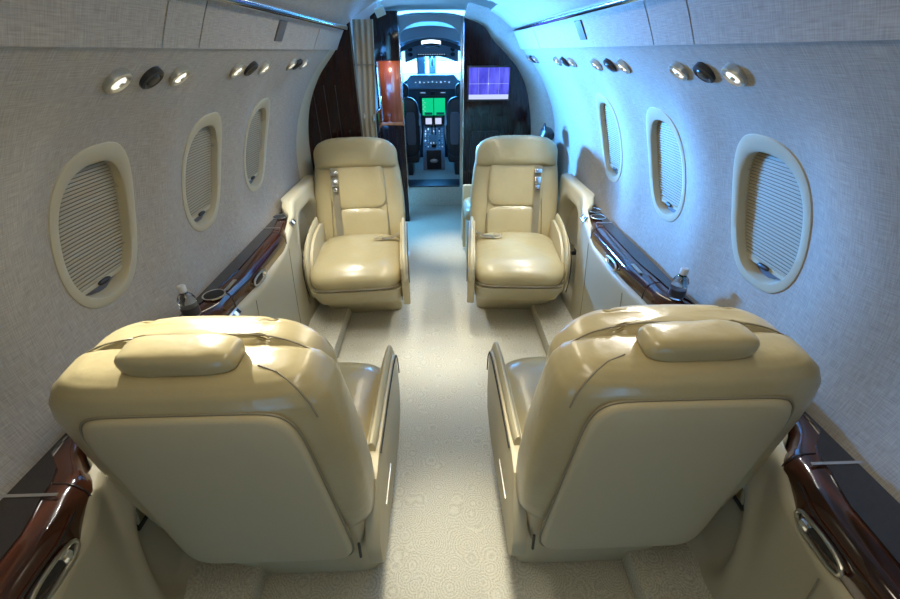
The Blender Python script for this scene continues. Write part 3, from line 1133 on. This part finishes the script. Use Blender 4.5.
# tall galley cabinet ahead of the curtain, with an open wood cubby
t = empty('galley_cabinet', (-.362, 3.50, 0))
t.scale = (1.13, 1.13, 1)
def gb(name, c_, s_, m_, bev=.003, par=None, smooth=True):
    b_ = B(); box(b_, c_, s_, bev); return link(name, b_, m_, par or t, smooth)
W2 = .085
gb('lower_panel', (0, 0, .40), (2 * W2, .12, .80), PARTN)
gb('upper_panel', (0, 0, 1.39), (2 * W2, .12, .30), PARTN)
gb('side_post', (-.0775, 0, 1.02), (.015, .12, .45), PARTN)
gb('cubby_back', (0.006, .05, 1.02), (.150, .010, .45), WOODRED)
gb('cubby_side', (.080, 0, 1.02), (.010, .12, .45), WOODRED)
gb('cubby_shelf', (0.006, -.012, .815), (.156, .14, .020), WOODRED)
gb('cubby_trim', (-.066, -.058, 1.02), (.008, .008, .43), CHROME, .002)
gb('cubby_catch', (-.058, -.062, .98), (.012, .012, .06), CHROME, .003)
gb('edge_strip', (.0865, 0, .74), (.004, .10, 1.40), CHROME, .001)
lamp('cubby_fill', 'POINT', (-.365, 3.44, 1.20), (-.365, 3.44, 0), .6, (1, .8, .55), shadow_soft_size=.01)  # fill light added to warm the cubby, not a fitted lamp
tag(t, 'tall dark galley cabinet with a lit red wood cubby left of the cockpit doorway', 'cabinet')

# wall-mounted screen on the right partition
t = empty('display_screen', (.345, 2.999, 1.115))
bm = B(); box(bm, (0, -.008, 0), (.285, .016, .205), .003); link('screen_housing', bm, BLACK, t)
def screen_mat():
    m = mat('map_screen', (0.02, 0.02, 0.1), .2)
    nt = m.node_tree; b = nt.nodes['Principled BSDF']
    tc = nt.nodes.new('ShaderNodeTexCoord')
    n = nt.nodes.new('ShaderNodeTexNoise'); n.inputs['Scale'].default_value = 14; n.inputs['Detail'].default_value = 5
    mp = nt.nodes.new('ShaderNodeMapping'); mp.inputs['Scale'].default_value = (2, 1, .6)
    nt.links.new(tc.outputs['Object'], mp.inputs[0]); nt.links.new(mp.outputs[0], n.inputs['Vector'])
    cr = nt.nodes.new('ShaderNodeValToRGB')
    cr.color_ramp.elements[0].position = .35; cr.color_ramp.elements[0].color = (.05, .04, .55, 1)
    cr.color_ramp.elements[1].position = .68; cr.color_ramp.elements[1].color = (.14, .14, .95, 1)
    nt.links.new(n.outputs['Fac'], cr.inputs[0])
    nt.links.new(cr.outputs[0], b.inputs['Emission Color']); b.inputs['Emission Strength'].default_value = 1.0
    return m
SCRLINE = mat('screen_line', (0, 0, 0), .4, emit=(.42, .48, .95), estr=.9)
SCRBAR = mat('screen_bar', (0, 0, 0), .4, emit=(.62, .70, 1.0), estr=1.0)
gb('map_image', (0, -.0175, .0), (.265, .002, .185), screen_mat(), 0, t, False)
gb('status_bar', (0, -.0190, -.078), (.265, .002, .028), SCRBAR, 0, t, False)
gb('grid_line', (0, -.0188, .000), (.265, .002, .0025), SCRLINE, 0, t, False)
gb('grid_line', (-.004, -.0188, .015), (.0025, .002, .155), SCRLINE, 0, t, False)
gb('grid_line', (.066, -.0188, .015), (.0014, .002, .155), SCRLINE, 0, t, False)
gb('grid_line', (-.070, -.0188, .015), (.0014, .002, .155), SCRLINE, 0, t, False)
b_ = B(); pillow(b_, (-.004, -.0188, 0), (.005, .002, .005), 2, 2, 16, 8); link('cursor', b_, SCRBAR, t)
tag(t, 'lit blue moving-map screen on the dark right partition', 'screen')

# ------------------------------------------------------------------ cockpit
CX = -.045
YF = 5.15     # instrument panel
def vault(name, ya, yb, hw, zs, zt, m, hole=None, th=.03):
    """arched lining: side walls rising into a vault"""
    bm = B()
    N = 30
    rows = []
    for Y, k in ((ya, 1.0), ((ya + yb) / 2, 1.0), (yb, .93)):
        r = [(CX - hw * k, Y, .18)]
        for j in range(N + 1):
            a = PI - PI * j / N
            r.append((CX + hw * k * spow(math.cos(a), .75), Y, zs + (zt * (1 if k == 1 else .985) - zs) * spow(math.sin(a), .75)))
        r.append((CX + hw * k, Y, .18))
        rows.append([bm.verts.new(p) for p in r])
    for A, C in zip(rows, rows[1:]):
        for j in range(len(A) - 1):
            bm.faces.new((A[j], A[j + 1], C[j + 1], C[j]))
    return struct(link(name, bm, m))
vault('wall_cockpit', 3.86, 5.40, .62, .95, 1.56, COCKLT)
# cockpit doorway frame
bm = B()
def door_ring(hw, zt, y, zb=.18):
    r = [(CX - hw, y, zb)]
    for j in range(25):
        a = PI - PI * j / 24
        r.append((CX + hw * spow(math.cos(a), .8), y, 1.30 + (zt - 1.30) * spow(math.sin(a), .8)))
    r.append((CX + hw, y, zb))
    return r
rings = [door_ring(.272, 1.50, 3.84), door_ring(.272, 1.50, 3.90), door_ring(.29, 1.52, 3.90), door_ring(.78, 1.54, 3.90), door_ring(.78, 1.54, 3.84)]
V = [[bm.verts.new(p) for p in r] for r in rings]
for i in range(5):
    A, C = V[i], V[(i + 1) % 5]
    for j in range(len(A) - 1):
        bm.faces.new((A[j], A[j + 1], C[j + 1], C[j]))
struct(link('wall_cockpit_front', bm, COCKLT))
for s in (-1, 1):
    bm = B(); box(bm, (CX + s * .262, 3.87, .85), (.030, .09, 1.34), .004); link_o = struct(link('trim_%d' % (22 + (s > 0)), bm, COCKLT if s < 0 else NICKEL))

# overhead lining arc and light
t = empty('overhead_panel', (CX, 4.75, 1.28))
def arc_slab(bm, x0, x1, z0, sag, y, hz, dy, n=16):
    A = []
    for i in range(n + 1):
        x = x0 + (x1 - x0) * i / n
        u = (2 * i / n - 1)
        z = z0 - sag * u * u
        A.append([(x, y, z - hz), (x, y, z + hz), (x, y + dy, z + hz), (x, y + dy, z - hz)])
    loft(bm, A)
bm = B(); arc_slab(bm, -.34, .34, .172, .06, -.36, .045, .03); link('arch_lining', bm, COCKLT, t)
bm = B(); arc_slab(bm, -.30, .30, .098, .07, -.20, .020, .03); link('light_cove', bm, PANEL, t)
bm = B(); arc_slab(bm, -.092, .092, .098, .010, -.206, .013, .006); link('cove_light', bm, GLOW, t)
bm = B(); arc_slab(bm, -.27, .27, .062, .06, .0, .085, .35); link('panel_body', bm, COCKPIT, t)
bm = B(); tube(bm, [(-.10, -.012, .068), (-.09, -.035, .060), (0, -.04, .054), (.09, -.035, .060), (.10, -.012, .068)], .009, 8); link('grab_handle', bm, CHROME, t)
bm = B(); pillow(bm, (0, -.002, .075), (.09, .012, .018), 3, 3, 24, 10); link('handle_recess', bm, BLACK, t)
bm = B(); box(bm, (0, -.004, -.012), (.30, .01, .028), .003); link('switch_strip', bm, PANEL, t)
for i in range(12):
    bm = B(); box(bm, (-.13 + .0236 * i, -.012, -.008), (.010, .006, .006)); link('switch', bm, MARK, t)
for sx in (-1, 1):
    for zz in (.035, -.01):
        bm = B(); pillow(bm, (sx * .215, -.008, zz), (.025, .015, .018), 2, 2, 16, 8); link('eyeball_vent', bm, BLACK, t)
tag(t, 'curved overhead cockpit panel with grab handle and white light strip', 'panel')

# windshield: header, centre post, glass
t = empty('windshield', (CX, 5.42, 1.15))
bm = B(); box(bm, (0, 0, -.02), (.085, .04, .36), .008); link('center_post', bm, COCKPIT, t)
bm = B(); box(bm, (0, -.025, .055), (.018, .02, .13), .005); link('compass', bm, CHROME, t)
for sx in (-1, 1):
    bm = B(); box(bm, (sx * .27, .01, -.02), (.48, .006, .36)); link('glass_pane', bm, GLASSM, t)
    bm = B(); box(bm, (sx * .545, 0, -.02), (.10, .04, .50), .008); link('side_post', bm, COCKPIT, t)
bm = B(); box(bm, (0, .0, .22), (1.2, .04, .14), .008); link('header', bm, COCKPIT, t)
tag(t, 'bright two-pane cockpit windshield with centre post', 'windshield')
bm = B(); box(bm, (CX, 5.42, .54), (1.2, .04, .86)); struct(link('wall_nose', bm, PANEL, smooth=False))
# grey sun visor hanging in the left pane
bm = B(); box(bm, (0, 0, 0), (.10, .008, .20), .004)
o = link('sun_visor', bm, GREYP); o.location = (CX - .13, 5.34, 1.17); o.rotation_euler = (0, 0, rad(12))
tag(o, 'grey sun visor hanging in the left windshield pane', 'visor')

# instrument panel
t = empty('instrument_panel', (CX, YF, .18))
bm = B()
prism(bm, [(-.40, 0), (.40, 0), (.40, .66), (.36, .80), (.26, .865), (-.26, .865), (-.36, .80), (-.40, .66)], 0, .20, 'y', .01)
link('panel_body', bm, PANEL, t)
bm = B()
prism(bm, [(-.30, .755), (.30, .755), (.285, .85), (.24, .895), (-.24, .895), (-.285, .85)], -.05, .15, 'y', .008)
gs = link('glareshield', bm, COCKPIT, t)
random.seed(4)
for i in range(9):
    bm = B(); hh = random.choice([.008, .014, .018])
    box(bm, (-.19 + .047 * i, -.054, .825 + random.uniform(-.006, .006)), (.014, .008, hh), .001); link('guidance_key', bm, MARK, gs)
GREEN = mat('display_green', (0, 0, 0), .4, emit=(.0, .75, .30), estr=.85)
CYAN = mat('display_cyan', (0, 0, 0), .4, emit=(.45, .85, .85), estr=.9)
DKG = mat('display_dark_green', (0, 0, 0), .4, emit=(.0, .12, .12), estr=.5)
bm = B(); box(bm, (-.0, -.008, .57), (.325, .016, .225), .004); d = link('centre_display', bm, BLACK, t)
for sx in (-1, 1):
    bm = B(); box(bm, (sx * .068 + .006, -.018, .57), (.128, .004, .18)); link('display_image', bm, GREEN, d)
    bm = B(); box(bm, (sx * .068 + .012, -.0215, .498), (.09, .003, .026)); link('gauge_band', bm, DKG, d)  # darker green band low on the display image
for i in range(6):
    bm = B(); box(bm, (-.115 + (i % 2) * .02, -.0215, .635 - .022 * i), (.018, .003, .005)); link('gauge_mark', bm, CYAN, d)
bm = B(); box(bm, (0, -.012, .71), (.05, .02, .035), .003); link('center_knob', bm, BLACK, t)
for sx in (-1, 1):
    bm = B(); box(bm, (sx * .115, -.006, .715), (.07, .012, .018), .002); link('radio_head', bm, COCKPIT, t)
    bm = B(); box(bm, (sx * .27, -.006, .57), (.15, .012, .19), .003); link('side_display', bm, BLACK, t)
    bm = B(); box(bm, (sx * .115, -.014, .715), (.05, .003, .005)); link('radio_digits', bm, MARK, t)
tag(t, 'dark cockpit instrument panel with green centre display', 'instrument panel')

# centre pedestal
t = empty('center_pedestal', (CX, 4.75, .18))
bm = B()
prof = [(-.22, 0), (.38, 0), (.38, .38), (.30, .35), (.02, .26), (-.10, .20), (-.16, .17), (-.22, .05)]
prism(bm, prof, -.12, .12, 'x', .008)
link('pedestal_body', bm, COCKPIT, t)
def ped(y):   # top height of the pedestal
    return lerp_tab([(-.22, .05), (-.16, .17), (-.10, .20), (.02, .26), (.30, .35), (.38, .38)], y)
slope = math.atan2(.12, .28)
for sx in (-1, 1):
    bm = B(); box(bm, (sx * .056, .335, .425), (.10, .03, .10), .004); dd = link('radio_display', bm, BLACK, t)
    bm = B(); box(bm, (sx * .056, .318, .425), (.072, .004, .066)); link('display_image', bm, SCRBAR, dd)
random.seed(9)
for i in range(8):
    for j in range(7):
        y = -.07 + .047 * i; x = -.095 + .0316 * j
        if 2 <= i <= 5 and 2 <= j <= 4: continue
        bm = B(); r = random.uniform(.004, .009)
        pillow(bm, (x, y, ped(y) + .004), (r, r, .010), 2.2, 2.5, 12, 6)
        link('knob', bm, random.choice([NICKEL, MARK, BLACK, COCKLT]), t)
for sx in (-1, 1):
    bm = B(); tube(bm, [(sx * .018, .16, .30), (sx * .018, .12, .39)], .006, 8); box(bm, (sx * .018, .115, .402), (.03, .02, .03), .006)
    link('throttle_lever', bm, BLACK, t)
bm = B(); box(bm, (0, -.07, .23), (.05, .05, .03), .006); link('trim_wheel', bm, BLACK, t)
bm = B(); box(bm, (0, -.225, .11), (.16, .012, .20), .004); ft = link('front_cover', bm, BLACK, t)
bm = B(); pillow(bm, (0, -.235, .10), (.045, .010, .022), 2, 2, 20, 8); link('cover_pull', bm, NICKEL, ft)
tag(t, 'cockpit centre pedestal crowded with knobs and two throttle levers', 'pedestal')

# crew seats
def crew(s, label):
    t = empty('crew_seat', (CX + s * .32, 4.38, .18))
    bm = B(); box(bm, (0, .04, .18), (.34, .28, .10), .03); link('seat_cushion', bm, BLACK, t)
    bm = B(); box(bm, (0, .08, .07), (.20, .30, .14), .01); link('seat_base', bm, BLACK, t)
    bm = B(); pillow(bm, (0, -.10, .47), (.19, .045, .28), 5, 4.5, 40, 20); b = link('backrest', bm, BLACK, t)
    bm = B(); pillow(bm, (-s * .105, -.145, .47), (.045, .012, .15), 6, 6, 32, 16); link('back_panel', bm, GREYP, b)
    bm = B(); pillow(bm, (0, -.09, .80), (.10, .035, .07), 4, 3, 32, 14); link('headrest', bm, BLACK, t)
    bm = B(); tube(bm, [(-s * .19, -.10, .60), (-s * .195, -.06, .42), (-s * .175, .02, .30), (-s * .165, .10, .27)], .012, 8); link('armrest', bm, COCKLT, t)
    bm = B(); tube(bm, [(-s * .16, -.11, .70), (-s * .185, -.10, .60), (-s * .195, -.14, .5)], .010, 8); link('shoulder_harness', bm, COCKLT, t)
    tag(t, label, 'seat', 'cockpit crew seats')
crew(-1, 'black pilot seat seen through the doorway, left of the pedestal')
crew(1, 'black pilot seat seen through the doorway, right of the pedestal')

# what the windshield looks out on: a pale hangar wall with two round vents
t = empty('hangar_building', (0.6, 11.0, -1.2))
bm = B(); box(bm, (0, .2, 2.0), (3.2, .3, 2.6), .02); link('wall', bm, OUTSIDE, t)
for x in (.0, .28):
    bm = B(); pillow(bm, (-.44 + x, .03, 2.20), (.075, .05, .10), 2.4, 2.4, 24, 10); link('wall_vent', bm, OUTGREY, t)
tag(t, 'pale hangar building with two rounded vents beyond the right windshield pane', 'building')
bm = B(); box(bm, (0, 12.5, -1.22), (16, 14, .04)); struct(link('ground', bm, OUTSIDE, smooth=False))
